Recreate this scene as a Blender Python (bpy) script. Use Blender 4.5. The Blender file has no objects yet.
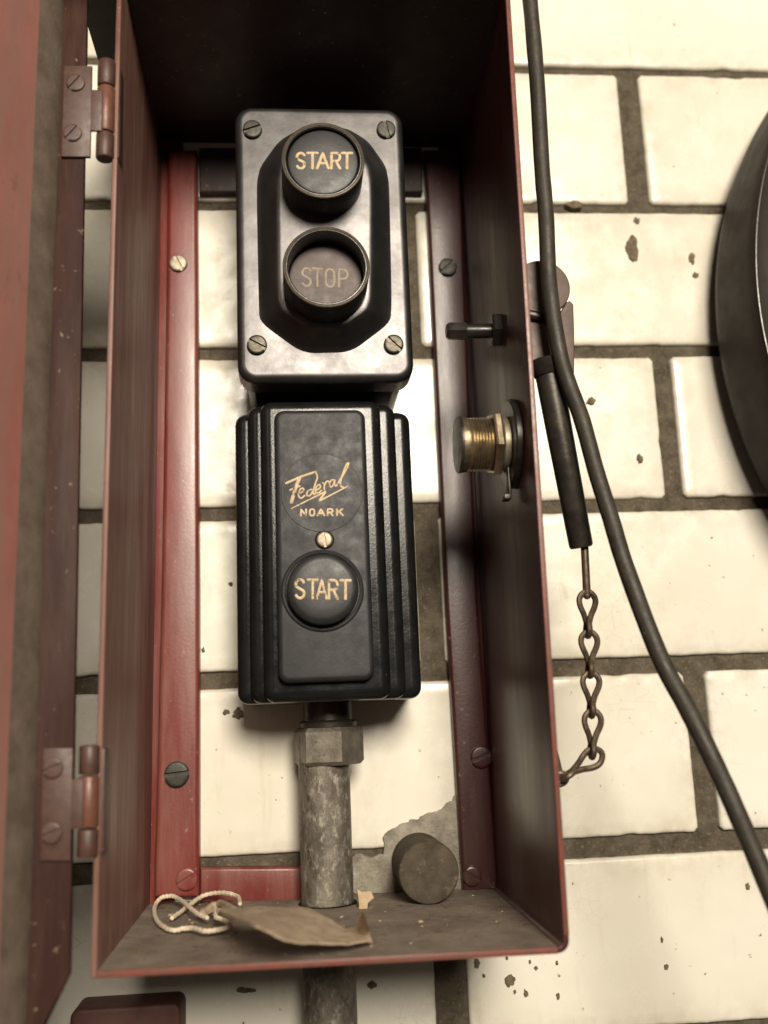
import bpy, bmesh, math, random
from mathutils import Vector, Matrix, noise
random.seed(7)
PI = math.pi
sc = bpy.context.scene
C = sc.collection

# ------------------------------------------------------------------ camera
# working space: u to the right along the wall, v up, w out of the wall (millimetres)
F_PX, CAM, YAW, PITCH, ROLL = 991.43, (0.0, 0.0, 389.2), -0.0940, 0.1986, -0.0395
W, H = 768, 1024


def rot3():
    cy, sy, cp, sp, cr, sr = math.cos(YAW), math.sin(YAW), math.cos(PITCH), math.sin(PITCH), math.cos(ROLL), math.sin(ROLL)
    Ry = Matrix(((cy, 0, sy), (0, 1, 0), (-sy, 0, cy)))
    Rx = Matrix(((1, 0, 0), (0, cp, -sp), (0, sp, cp)))
    Rz = Matrix(((cr, -sr, 0), (sr, cr, 0), (0, 0, 1)))
    return Ry @ Rx @ Rz


R3 = rot3()


def at(x, y, w=0.0):
    """where the sight line through a photo pixel meets the plane w mm off the wall"""
    d = R3 @ Vector(((x - W / 2) / F_PX, -(y - H / 2) / F_PX, -1.0))
    t = (w - CAM[2]) / d.z
    return Vector((CAM[0] + t * d.x, CAM[1] + t * d.y, w))


def at_v(x, y, v):
    """the same on the level plane at height v"""
    d = R3 @ Vector(((x - W / 2) / F_PX, -(y - H / 2) / F_PX, -1.0))
    t = (v - CAM[1]) / d.y
    return Vector((CAM[0] + t * d.x, v, CAM[2] + t * d.z))


def mmpx(x, y, w):
    """millimetres per photo pixel at that place"""
    return (at(x + 1, y, w) - at(x, y, w)).length


def bl(p):
    return Vector((p[0], -p[2], p[1])) / 1000.0


cam = bpy.data.cameras.new('camera')
camo = bpy.data.objects.new('camera', cam)
C.objects.link(camo)
cam.sensor_fit = 'VERTICAL'
cam.sensor_height = 24
cam.lens = F_PX / H * 24
cam.clip_start = 0.01
cam.clip_end = 50
M = Matrix.Identity(4)
for i in range(3):
    col = R3.col[i]
    b = Vector((col[0], -col[2], col[1]))
    for k in range(3):
        M[k][i] = b[k]
p = bl(CAM)
for k in range(3):
    M[k][3] = p[k]
camo.matrix_world = M
cam.dof.use_dof = True
cam.dof.focus_distance = 0.352
cam.dof.aperture_fstop = cam.lens / 4.4
sc.camera = camo


# ------------------------------------------------------------------ materials
class Mat:
    def __init__(s, name, rough=0.5, metal=0.0, spec=0.5):
        s.m = bpy.data.materials.new(name)
        s.m.use_nodes = True
        s.nt = s.m.node_tree
        s.b = s.nt.nodes['Principled BSDF']
        s.b.inputs['Roughness'].default_value = rough
        s.b.inputs['Metallic'].default_value = metal
        s.b.inputs['Specular IOR Level'].default_value = spec
        s.tc = s.nt.nodes.new('ShaderNodeTexCoord')
        s.geo = s.nt.nodes.new('ShaderNodeNewGeometry')

    def n(s, t, **kw):
        x = s.nt.nodes.new(t)
        for k, v in kw.items():
            setattr(x, k, v)
        return x

    def l(s, a, b):
        s.nt.links.new(a, b)

    def noise(s, mm, detail=4, rough=0.6, stretch=(1, 1, 1), off=0, dist=0.0):
        """noise with features about mm millimetres across"""
        mp = s.n('ShaderNodeMapping')
        mp.inputs['Scale'].default_value = stretch
        mp.inputs['Location'].default_value = (off, off * .7, off * 1.3)
        s.l(s.geo.outputs['Position'], mp.inputs['Vector'])
        x = s.n('ShaderNodeTexNoise')
        x.inputs['Scale'].default_value = 1000.0 / mm
        x.inputs['Detail'].default_value = detail
        x.inputs['Roughness'].default_value = rough
        x.inputs['Distortion'].default_value = dist
        s.l(mp.outputs['Vector'], x.inputs['Vector'])
        return x.outputs['Fac']

    def ramp(s, fac, lo, hi):
        r = s.n('ShaderNodeMapRange')
        r.inputs['From Min'].default_value = lo
        r.inputs['From Max'].default_value = hi
        s.l(fac, r.inputs['Value'])
        return r.outputs['Result']

    def rng(s, fac, a, b, lo=0.3, hi=0.7):
        r = s.n('ShaderNodeMapRange')
        r.inputs['From Min'].default_value = lo
        r.inputs['From Max'].default_value = hi
        r.inputs['To Min'].default_value = a
        r.inputs['To Max'].default_value = b
        s.l(fac, r.inputs['Value'])
        return r.outputs['Result']

    def math(s, op, a, b):
        x = s.n('ShaderNodeMath', operation=op)
        for i, q in enumerate((a, b)):
            if isinstance(q, (int, float)):
                x.inputs[i].default_value = q
            else:
                s.l(q, x.inputs[i])
        return x.outputs[0]

    def mix(s, fac, a, b):
        x = s.n('ShaderNodeMix', data_type='RGBA')
        if isinstance(fac, (int, float)):
            x.inputs[0].default_value = fac
        else:
            s.l(fac, x.inputs[0])
        for i, q in ((6, a), (7, b)):
            if isinstance(q, tuple):
                x.inputs[i].default_value = (*q, 1)
            else:
                s.l(q, x.inputs[i])
        return x.outputs[2]

    def col(s, c):
        if isinstance(c, tuple):
            s.b.inputs['Base Color'].default_value = (*c, 1)
        else:
            s.l(c, s.b.inputs['Base Color'])
        return s

    def rough(s, r):
        s.l(r, s.b.inputs['Roughness'])

    def metal(s, r):
        s.l(r, s.b.inputs['Metallic'])

    def bump(s, h, strength=0.3, dist_mm=0.3, prev=None):
        b = s.n('ShaderNodeBump')
        b.inputs['Strength'].default_value = strength
        b.inputs['Distance'].default_value = dist_mm / 1000
        s.l(h, b.inputs['Height'])
        if prev is not None:
            s.l(prev, b.inputs['Normal'])
        s.l(b.outputs['Normal'], s.b.inputs['Normal'])
        return b.outputs['Normal']


def m_glaze():
    m = Mat('white_glaze', 0.16)
    big = m.noise(70, 3, .55)
    c = m.mix(m.ramp(big, .35, .7), (.78, .755, .67), (.70, .665, .56))
    st = m.noise(24, 6, .7, (1, 1, .55), 3)
    c = m.mix(m.math('MULTIPLY', m.ramp(st, .58, .82), .38), c, (.36, .27, .15))
    sp = m.noise(3.2, 3, .6, (1, 1, 1), 9)
    c = m.mix(m.ramp(sp, .70, .76), c, (.13, .10, .06))
    eg = m.n('ShaderNodeAttribute', attribute_name='edge')
    gr = m.math('MULTIPLY', eg.outputs['Fac'], m.ramp(m.noise(11, 6, .72, (1, 1, 1), 14), .40, .72))
    c = m.mix(m.math('MULTIPLY', gr, .45), c, (.27, .20, .11))
    cz = m.n('ShaderNodeTexVoronoi', feature='DISTANCE_TO_EDGE')
    cz.inputs['Scale'].default_value = 150
    m.l(m.geo.outputs['Position'], cz.inputs['Vector'])
    cr = m.math('MULTIPLY', m.rng(cz.outputs['Distance'], 1, 0, 0.0, .018), m.ramp(m.noise(45, 3, .6, (1, 1, 1), 21), .52, .68))
    c = m.mix(m.math('MULTIPLY', cr, .30), c, (.30, .22, .12))
    run = m.noise(5, 4, .6, (1, 1, .10), 17)
    c = m.mix(m.math('MULTIPLY', m.ramp(run, .60, .80), .28), c, (.40, .30, .17))
    att = m.n('ShaderNodeAttribute', attribute_name='tint')
    c = m.mix(m.math('MULTIPLY', att.outputs['Fac'], .45), c, (.42, .33, .19))
    m.col(c)
    m.rough(m.rng(m.noise(14, 5, .7, (1, 1, 1), 5), .12, .42, .35, .75))
    n1 = m.bump(m.noise(30, 2, .5, (1, 1, 1), 1), .55, 1.6)
    m.bump(m.noise(2.2, 3, .6), .08, .2, n1)
    return m.m


def m_mortar():
    m = Mat('old_mortar', 0.9, 0, .2)
    c = m.mix(m.ramp(m.noise(6, 6, .7), .35, .68), (.066, .053, .037), (.145, .120, .086))
    c = m.mix(m.ramp(m.noise(1.3, 3, .6, (1, 1, 1), 4), .58, .72), c, (.19, .165, .12))
    m.col(c)
    m.bump(m.noise(1.6, 6, .75), .9, 1.0)
    return m.m


def m_cement():
    m = Mat('cement_smear', 0.85, 0, .2)
    m.col(m.mix(m.ramp(m.noise(8, 6, .7), .3, .7), (.20, .172, .132), (.52, .47, .385)))
    m.bump(m.noise(3, 6, .8), 1.0, 2.0)
    return m.m


def m_paint(name, base, dust, dust_lo=.45, dust_hi=.75, rough=(.28, .5), wear=(.19, .13, .09), wl=.655, streak=(1, 1, .12), off=0, spec=.5):
    m = Mat(name, 0.35, 0, spec)
    c = m.mix(m.ramp(m.noise(40, 4, .6, (1, 1, 1), off), .35, .7), base, tuple(x * .72 for x in base))
    c = m.mix(m.ramp(m.noise(9, 6, .72, streak, off + 2), dust_lo, dust_hi), c, dust)
    c = m.mix(m.math('MULTIPLY', m.ramp(m.noise(13, 7, .78, (1, 1, .7), off + 31), .585, .70), .6), c, (.10, .048, .026))
    c = m.mix(m.ramp(m.noise(2.4, 5, .65, (1, 1, .8), off + 5), wl, wl + .05), c, wear)
    c = m.mix(m.math('MULTIPLY', m.ramp(m.noise(1.1, 4, .7, (1, 1, .06), off + 8), .58, .75), .35), c, dust)
    m.col(c)
    m.rough(m.rng(m.noise(7, 5, .7, streak, off + 1), *rough, .3, .75))
    n1 = m.bump(m.noise(22, 3, .5, (1, 1, .5), off), .35, .6)
    m.bump(m.noise(1.2, 4, .65), .16, .25, n1)
    return m.m


def m_dusty():
    m = Mat('dusty_red_paint', 0.8, 0, .25)
    c = m.mix(m.ramp(m.noise(14, 6, .7), .3, .72), (.18, .135, .105), (.37, .305, .24))
    c = m.mix(m.ramp(m.noise(7, 5, .7, (1, 1, 1), 3), .60, .72), c, (.15, .045, .035))
    c = m.mix(m.ramp(m.noise(1.1, 3, .6, (1, 1, 1), 6), .62, .72), c, (.07, .055, .045))
    m.col(c)
    m.bump(m.noise(2.2, 7, .85), 1.0, 1.6)
    return m.m


def m_satin():
    m = Mat('worn_satin_enamel', 0.4, .9)
    c = m.mix(m.ramp(m.noise(12, 5, .65), .35, .7), (.085, .081, .082), (.13, .124, .122))
    c = m.mix(m.ramp(m.noise(2.0, 5, .65, (1, 1, 1), 6), .68, .74), c, (.06, .03, .022))
    c = m.mix(m.math('MULTIPLY', m.ramp(m.noise(1.0, 4, .7, (1, 1, .2), 2), .62, .78), .2), c, (.22, .19, .16))
    m.col(c)
    m.rough(m.rng(m.noise(10, 5, .7, (1, 1, 1), 4), .33, .46, .3, .7))
    n1 = m.bump(m.noise(9, 3, .5), .22, .3)
    m.bump(m.noise(1.6, 4, .55), .06, .2, n1)
    return m.m


def m_plain(name, a, b, rough=(.3, .5), metal=0.0, mm=6, bump=.15, bmm=1.0, spec=.5, fleck=None):
    m = Mat(name, rough[0], metal, spec)
    c = m.mix(m.ramp(m.noise(mm, 5, .65), .33, .68), a, b)
    if fleck:
        c = m.mix(m.ramp(m.noise(fleck[1], 4, .65, (1, 1, 1), 7), fleck[2], fleck[2] + .1), c, fleck[0])
    m.col(c)
    m.rough(m.rng(m.noise(mm * .7, 4, .7, (1, 1, 1), 3), rough[0], rough[1], .3, .7))
    m.bump(m.noise(bmm, 4, .65), bump, .3)
    return m.m


def m_zinc():
    m = Mat('corroded_zinc', .5, .35)
    c = m.mix(m.ramp(m.noise(7, 6, .75, (1, 1, .45)), .36, .66), (.075, .065, .05), (.215, .19, .15))
    c = m.mix(m.ramp(m.noise(2.4, 6, .75, (1, 1, .5), 3), .52, .66), c, (.35, .32, .265))
    c = m.mix(m.ramp(m.noise(4.5, 5, .7, (1, 1, .6), 8), .57, .68), c, (.085, .055, .035))
    m.col(c)
    m.rough(m.rng(m.noise(3, 5, .7), .42, .75, .3, .7))
    m.bump(m.noise(1.6, 6, .75), .5, .5)
    return m.m


MT = {
    'glaze': m_glaze(), 'mortar': m_mortar(), 'cement': m_cement(),
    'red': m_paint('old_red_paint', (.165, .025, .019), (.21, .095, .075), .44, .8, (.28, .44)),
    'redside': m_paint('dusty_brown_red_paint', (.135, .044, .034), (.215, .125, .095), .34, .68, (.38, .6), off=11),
    'redshade': m_paint('shaded_red_paint', (.060, .015, .014), (.052, .025, .021), .42, .75, (.26, .42), off=17),  # cabinet red darkened so the colour holds the right side's shade
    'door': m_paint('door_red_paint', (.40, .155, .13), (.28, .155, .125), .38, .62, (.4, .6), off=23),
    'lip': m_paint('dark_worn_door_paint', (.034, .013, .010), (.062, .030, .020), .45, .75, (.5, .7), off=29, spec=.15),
    'topshade': m_paint('shade_dark_maroon_paint', (.030, .012, .011), (.032, .020, .017), .45, .8, (.5, .65), off=37),  # maroon darkened in the colour to deepen the shade at the box top
    'edge': m_plain('bright_worn_edge', (.19, .055, .040), (.13, .06, .045), (.3, .5), 0, 5),
    'dusty': m_dusty(), 'satin': m_satin(),
    'bakelite': m_plain('black_bakelite', (.006, .0065, .0065), (.011, .0115, .0115), (.16, .28), 0, 9, .14, .9, .3, ((.035, .030, .024), 4, .66)),
    'bakepanel': m_plain('black_bakelite_face', (.015, .015, .0165), (.023, .023, .024), (.40, .60), 0, 9, .14, .8, .32, ((.050, .045, .038), 3, .68)),
    'cap': m_plain('black_button_cap', (.014, .014, .015), (.022, .021, .021), (.36, .5), 0, 7, .12, .8, .35),
    'stopcap': m_plain('faded_brown_button_cap', (.078, .058, .052), (.115, .088, .078), (.5, .65), 0, 6, .2, .8),
    'ring': m_plain('worn_black_ring', (.014, .013, .012), (.03, .026, .022), (.25, .4), .2, 4),
    'ringedge': m_plain('rubbed_ring_edge', (.075, .062, .045), (.13, .105, .078), (.3, .45), .4, 3),
    'gold': m_plain('engraved_gold_fill', (.44, .32, .18), (.62, .49, .31), (.45, .6), 0, 1.5, .3, .4, .5, ((.06, .045, .03), 1.6, .56)),
    'pale': m_plain('worn_letter_fill', (.22, .175, .135), (.32, .26, .20), (.5, .65), 0, 1.5, .3, .4),
    'steel': m_plain('bright_steel', (.30, .26, .19), (.20, .17, .12), (.42, .55), .6, 2),
    'dullsteel': m_plain('dull_steel', (.038, .034, .026), (.075, .065, .05), (.35, .5), .75, 2),
    'darkscrew': m_plain('blackened_screw', (.022, .021, .016), (.05, .047, .032), (.4, .6), .3, 2),
    'brass': m_plain('tarnished_brass', (.46, .38, .26), (.20, .16, .10), (.26, .42), .9, 4),
    'oldsteel': m_plain('dark_oiled_steel', (.032, .028, .024), (.066, .056, .045), (.3, .45), .5, 5, .25, 1.0),
    'chain': m_plain('rusted_chain_wire', (.075, .05, .033), (.14, .10, .066), (.38, .55), .5, 2, .3, .6),
    'hasp': m_plain('brown_hasp_paint', (.075, .044, .032), (.105, .065, .046), (.45, .6), 0, 6),
    'zinc': m_zinc(),
    'nut': m_plain('old_zinc_nut', (.13, .115, .09), (.23, .205, .165), (.35, .55), .55, 4, .3, 1.2, .5, ((.07, .05, .035), 3, .6)),
    'stub': m_plain('dusty_black_stub', (.042, .033, .022), (.085, .068, .047), (.7, .9), 0, 6, .9, 1.6, .25, ((.13, .105, .075), 3, .60)),
    'cable': m_plain('dark_cable_jacket', (.024, .020, .014), (.046, .038, .027), (.45, .65), 0, 7, .5, 1.2, .4, ((.10, .085, .062), 2.2, .66)),
    'bell': m_plain('black_brown_gong', (.016, .011, .008), (.025, .017, .012), (.5, .65), 0, 14, .2, 1.0, .2, ((.045, .034, .024), 3, .66)),
    'paper': m_plain('aged_brown_card', (.29, .22, .152), (.42, .33, .235), (.8, .9), 0, 5, .5, 1.0, .2, ((.15, .10, .06), 3, .6)),
    'palepaper': m_plain('torn_card_core', (.52, .42, .28), (.40, .28, .17), (.8, .9), 0, 3, .4, .8, .2),
    'string': m_plain('cream_cotton_string', (.74, .64, .49), (.60, .50, .36), (.85, .95), 0, 1.2, 1.0, .5, .15),
    'olivestrip': m_plain('olive_brown_strip', (.105, .078, .060), (.175, .135, .105), (.75, .9), 0, 9, .5, 1.0, .2),
    'stain': m_plain('dark_chip', (.09, .065, .038), (.19, .155, .10), (.7, .9), 0, 2, .6, .6, .2),
    'hole': m_plain('matte_black', (.010, .008, .007), (.02, .016, .013), (.8, .9), 0, 2, .4, .6, .1),
    'hingebrown': m_plain('rubbed_hinge_paint', (.16, .068, .042), (.12, .048, .034), (.35, .5), .1, 3),
    'hingedark': m_plain('dull_hinge_paint', (.052, .024, .018), (.085, .043, .031), (.42, .58), 0, 3),
    'bracket': m_plain('brick_red_bracket_paint', (.075, .024, .017), (.10, .038, .028), (.5, .65), 0, 6),
}


# ------------------------------------------------------------------ mesh builder (u, v, w in mm)
class MB:
    def __init__(s):
        s.bm = bmesh.new()

    def poly_stack(s, rings, cap0=True, cap1=True, mat=0):
        """rings: closed outlines of equal length, lists of (u,v,w)"""
        vs = [[s.bm.verts.new(q) for q in r] for r in rings]
        n = len(rings[0])
        for a, b in zip(vs, vs[1:]):
            for i in range(n):
                j = (i + 1) % n
                f = s.bm.faces.new((a[i], a[j], b[j], b[i]))
                f.material_index = mat
        if cap0:
            s.bm.faces.new(list(reversed(vs[0]))).material_index = mat
        if cap1:
            s.bm.faces.new(vs[-1]).material_index = mat
        return s

    def slab(s, outline, w0, w1, r=0.0, steps=4, mat=0, back=False):
        """2-D outline (counter-clockwise) raised from w0 to w1 with a rounded front edge of radius r"""
        rings = []
        if back and r > 0:
            for k in range(steps):
                a = PI / 2 * k / steps
                rings.append([(x, y, w0 + r * (1 - math.sin(a))) for x, y in inset(outline, r * (1 - math.cos(a)))][:])
            rings = [[(x, y, w0 + r - r * math.cos(PI / 2 * k / steps)) for x, y in inset(outline, r * (1 - math.sin(PI / 2 * k / steps)))] for k in range(steps)]
            rings.append([(x, y, w0 + r) for x, y in outline])
        else:
            rings.append([(x, y, w0) for x, y in outline])
        if r > 0:
            for k in range(steps + 1):
                a = PI / 2 * k / steps
                rings.append([(x, y, w1 - r + r * math.sin(a)) for x, y in inset(outline, r * (1 - math.cos(a)))])
        else:
            rings.append([(x, y, w1) for x, y in outline])
        return s.poly_stack(rings, mat=mat)

    def box(s, u0, u1, v0, v1, w0, w1, r=0.6, rot=0.0, piv=None, mat=0):
        t = bmesh.new()
        bmesh.ops.create_cube(t, size=1)
        for q in t.verts:
            q.co = Vector(((u0 + u1) / 2 + q.co.x * (u1 - u0), (v0 + v1) / 2 + q.co.y * (v1 - v0), (w0 + w1) / 2 + q.co.z * (w1 - w0)))
        if r > 0:
            bmesh.ops.bevel(t, geom=list(t.edges), offset=r, segments=3, affect='EDGES', profile=.5)
        s.merge(t, mat)
        return s

    def merge(s, t, mat=0, mx=None):
        m = {}
        for q in t.verts:
            m[q] = s.bm.verts.new(mx @ q.co if mx else q.co)
        for f in t.faces:
            try:
                s.bm.faces.new([m[q] for q in f.verts]).material_index = mat
            except ValueError:
                pass
        t.free()

    def lathe(s, prof, origin, axis, seg=40, mat=0, closed=False):
        """prof: (radius, height) pairs along axis from origin"""
        ax = Vector(axis).normalized()
        a = ax.orthogonal().normalized()
        b = ax.cross(a)
        o = Vector(origin)
        rings = []
        for r, h in prof:
            r = max(r, 1e-3)
            rings.append([o + ax * h + (a * math.cos(2 * PI * i / seg) + b * math.sin(2 * PI * i / seg)) * r for i in range(seg)])
        if closed:
            rings.append(rings[0])
            vs = [[s.bm.verts.new(q) for q in r] for r in rings[:-1]]
            vs.append(vs[0])
            for A, B in zip(vs, vs[1:]):
                for i in range(seg):
                    j = (i + 1) % seg
                    s.bm.faces.new((A[i], A[j], B[j], B[i])).material_index = mat
            return s
        return s.poly_stack(rings, mat=mat)

    def tube(s, pts, r, seg=10, closed=False, flat=1.0, mat=0, caps=True):
        """round tube through pts; flat squashes it along w"""
        P = [Vector(q) for q in pts]
        n = len(P)
        rad = r if callable(r) else (lambda i: r)
        T = []
        for i in range(n):
            if closed:
                d = P[(i + 1) % n] - P[i - 1]
            else:
                d = P[min(i + 1, n - 1)] - P[max(i - 1, 0)]
            T.append(d.normalized())
        nrm = T[0].orthogonal().normalized()
        rings = []
        if not closed and caps:
            rings.append(('cap', 0, -1))
        fr = []
        for i in range(n):
            nrm = (nrm - T[i] * nrm.dot(T[i]))
            nrm = nrm.normalized() if nrm.length > 1e-6 else T[i].orthogonal().normalized()
            fr.append((nrm.copy(), T[i].cross(nrm)))

        def ring(i, k, off):
            a, b = fr[i]
            out = []
            for j in range(seg):
                t = 2 * PI * j / seg
                q = (a * math.cos(t) + b * math.sin(t)) * rad(i) * k
                q = q + T[i] * off
                q.z *= flat
                out.append(P[i] + q)
            return out
        R = []
        if not closed and caps:
            for k in (0.08, .55, .87):
                R.append(ring(0, k, -rad(0) * math.sqrt(1 - k * k) * .9))
        for i in range(n):
            R.append(ring(i, 1, 0))
        if not closed and caps:
            for k in (.87, .55, .08):
                R.append(ring(n - 1, k, rad(n - 1) * math.sqrt(1 - k * k) * .9))
        if closed:
            vs = [[s.bm.verts.new(q) for q in r_] for r_ in R]
            # best twist for the last seam
            best = min(range(seg), key=lambda o: sum((vs[-1][j].co - vs[0][(j + o) % seg].co).length for j in range(seg)))
            for A, B in zip(vs, vs[1:]):
                for i in range(seg):
                    j = (i + 1) % seg
                    s.bm.faces.new((A[i], A[j], B[j], B[i])).material_index = mat
            for i in range(seg):
                j = (i + 1) % seg
                s.bm.faces.new((vs[-1][i], vs[-1][j], vs[0][(j + best) % seg], vs[0][(i + best) % seg])).material_index = mat
        else:
            s.poly_stack(R, mat=mat)
        return s

    def build(s, name, mats, parent=None, origin=None, angle=35, tint=None):
        bmesh.ops.recalc_face_normals(s.bm, faces=list(s.bm.faces))
        base = Vector(parent['base_mm']) if parent is not None else Vector(origin or (0, 0, 0))
        me = bpy.data.meshes.new(name)
        for q in s.bm.verts:
            q.co = bl(q.co - base)
        s.bm.to_mesh(me)
        s.bm.free()
        me.polygons.foreach_set('use_smooth', [True] * len(me.polygons))
        me.set_sharp_from_angle(angle=math.radians(angle))
        for m in (mats if isinstance(mats, (list, tuple)) else [mats]):
            me.materials.append(MT[m])
        o = bpy.data.objects.new(name, me)
        C.objects.link(o)
        o['base_mm'] = list(base)
        if parent is not None:
            o.parent = parent
        else:
            o.location = bl(base)
        return o


def inset(o, d):
    if d == 0:
        return list(o)
    n = len(o)
    out = []
    for i in range(n):
        a, b, c = Vector(o[i - 1]), Vector(o[i]), Vector(o[(i + 1) % n])
        e1, e2 = (b - a), (c - b)
        e1 = e1.normalized() if e1.length > 1e-9 else e2.normalized()
        e2 = e2.normalized() if e2.length > 1e-9 else e1
        n1, n2 = Vector((-e1.y, e1.x)), Vector((-e2.y, e2.x))
        m = n1 + n2
        m = m.normalized() if m.length > 1e-6 else n1
        out.append(tuple(b + m * (d / max(.35, m.dot(n1)))))
    return out


def rrect(u0, u1, v0, v1, r, n=6):
    o = []
    for cx, cy, a0 in ((u1 - r, v0 + r, -PI / 2), (u1 - r, v1 - r, 0), (u0 + r, v1 - r, PI / 2), (u0 + r, v0 + r, PI)):
        for k in range(n + 1):
            a = a0 + PI / 2 * k / n
            o.append((cx + r * math.cos(a), cy + r * math.sin(a)))
    return o


def circ(c, r, n=40):
    return [(c[0] + r * math.cos(2 * PI * k / n), c[1] + r * math.sin(2 * PI * k / n)) for k in range(n)]


def spline(pts, per=8, closed=False):
    P = [Vector(q) for q in pts]
    n = len(P)
    out = []
    for i in range(n if closed else n - 1):
        if closed:
            a, b, c, d = P[i - 1], P[i], P[(i + 1) % n], P[(i + 2) % n]
        else:
            a, b, c, d = P[max(i - 1, 0)], P[i], P[i + 1], P[min(i + 2, n - 1)]
        for k in range(per):
            t = k / per
            out.append(.5 * ((2 * b) + (c - a) * t + (2 * a - 5 * b + 4 * c - d) * t * t + (3 * b - a - 3 * c + d) * t ** 3))
    if not closed:
        out.append(P[-1])
    return out


def thing(name, label, cat, base, group=None):
    o = bpy.data.objects.new(name, None)
    o.empty_display_size = .01
    C.objects.link(o)
    o.location = bl(base)
    o['base_mm'] = list(base)
    o['label'] = label
    o['category'] = cat
    if group:
        o['group'] = group
    return o


def tag(o, label, cat, group=None):
    o['label'] = label
    o['category'] = cat
    if group:
        o['group'] = group
    return o


def screw_mb(c, w, r, h, ang, slot=.22, dome=.35):
    """slotted screw head: two half heads either side of a slot, on a thin seat"""
    mb = MB()
    mb.slab(circ(c, r * .97, 28), w - .6, w + h * .45, .05, 1)
    ca, sa = math.cos(ang), math.sin(ang)
    g = r * slot
    for sgn in (-1, 1):
        a0 = math.asin(g / r)
        arc = []
        N = 16
        for k in range(N + 1):
            t = a0 + (PI - 2 * a0) * k / N
            arc.append((r * math.cos(t), sgn * r * math.sin(t)))
        if sgn < 0:
            arc.reverse()
        o = [(c[0] + x * ca - y * sa, c[1] + x * sa + y * ca) for x, y in arc]
        # crown: inset rings rising
        rings = [[(x, y, w) for x, y in o]]
        for k in range(1, 4):
            f = k / 3
            sh = 1 - .28 * f * f
            rr = []
            for (x, y) in arc:
                yy = sgn * (g + (abs(y) - g) * sh)
                rr.append((x * sh, yy))
            rings.append([(c[0] + x * ca - y * sa, c[1] + x * sa + y * ca, w + h * (1 - dome) + h * dome * math.sin(f * PI / 2)) for x, y in rr])
        mb.poly_stack(rings)
    return mb


# ------------------------------------------------------------------ stroke lettering
def arc(cx, cy, rx, ry, a0, a1, n=10):
    return [(cx + rx * math.cos(math.radians(a0 + (a1 - a0) * k / n)), cy + ry * math.sin(math.radians(a0 + (a1 - a0) * k / n))) for k in range(n + 1)]


GLYPH = {
    'S': [arc(.5, .74, .42, .26, 25, 200, 9) + [(.22, .58), (.5, .5), (.78, .42)] + arc(.5, .26, .42, .26, 20, -155, 9)],
    'T': [[(0, 1), (1, 1)], [(.5, 1), (.5, 0)]],
    'A': [[(0, 0), (.5, 1), (1, 0)], [(.2, .34), (.8, .34)]],
    'R': [[(.05, 0), (.05, 1), (.55, 1)] + arc(.58, .74, .36, .26, 90, -90, 8) + [(.05, .48)], [(.5, .48), (.95, 0)]],
    'O': [arc(.5, .72, .42, .28, 0, 180, 10) + arc(.5, .28, .42, .28, 180, 360, 10) + [(.92, .72)]],
    'P': [[(.05, 0), (.05, 1), (.55, 1)] + arc(.58, .74, .38, .26, 90, -90, 8) + [(.05, .48)]],
    'N': [[(.05, 0), (.05, 1), (.95, 0), (.95, 1)]],
    'K': [[(.08, 0), (.08, 1)], [(.95, 1), (.1, .42)], [(.4, .6), (.98, 0)]],
}


def letters(spec, w, r, y0, y1, y0b=None, y1b=None, flat=.35):
    """spec: (letter, x0, x1) boxes in photo pixels, set on the face at height w; y0 top, y1 foot"""
    mb = MB()
    xs, xe = spec[0][1], spec[-1][2]
    for ch, x0, x1 in spec:
        for st in GLYPH[ch]:
            pts = []
            for a, b in st:
                x = x0 + (x1 - x0) * a
                f = (x - xs) / (xe - xs)
                yt = y0 + ((y0b if y0b is not None else y0) - y0) * f
                yb = y1 + ((y1b if y1b is not None else y1) - y1) * f
                pts.append(at(x, yb + (yt - yb) * b, w))
            # densify so corners keep their width
            q = [pts[0]]
            for A, B in zip(pts, pts[1:]):
                n = max(1, int((B - A).length / .5))
                q += [A.lerp(B, k / n) for k in range(1, n + 1)]
            mb.tube(q, r, 8, flat=flat)
    return mb


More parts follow.
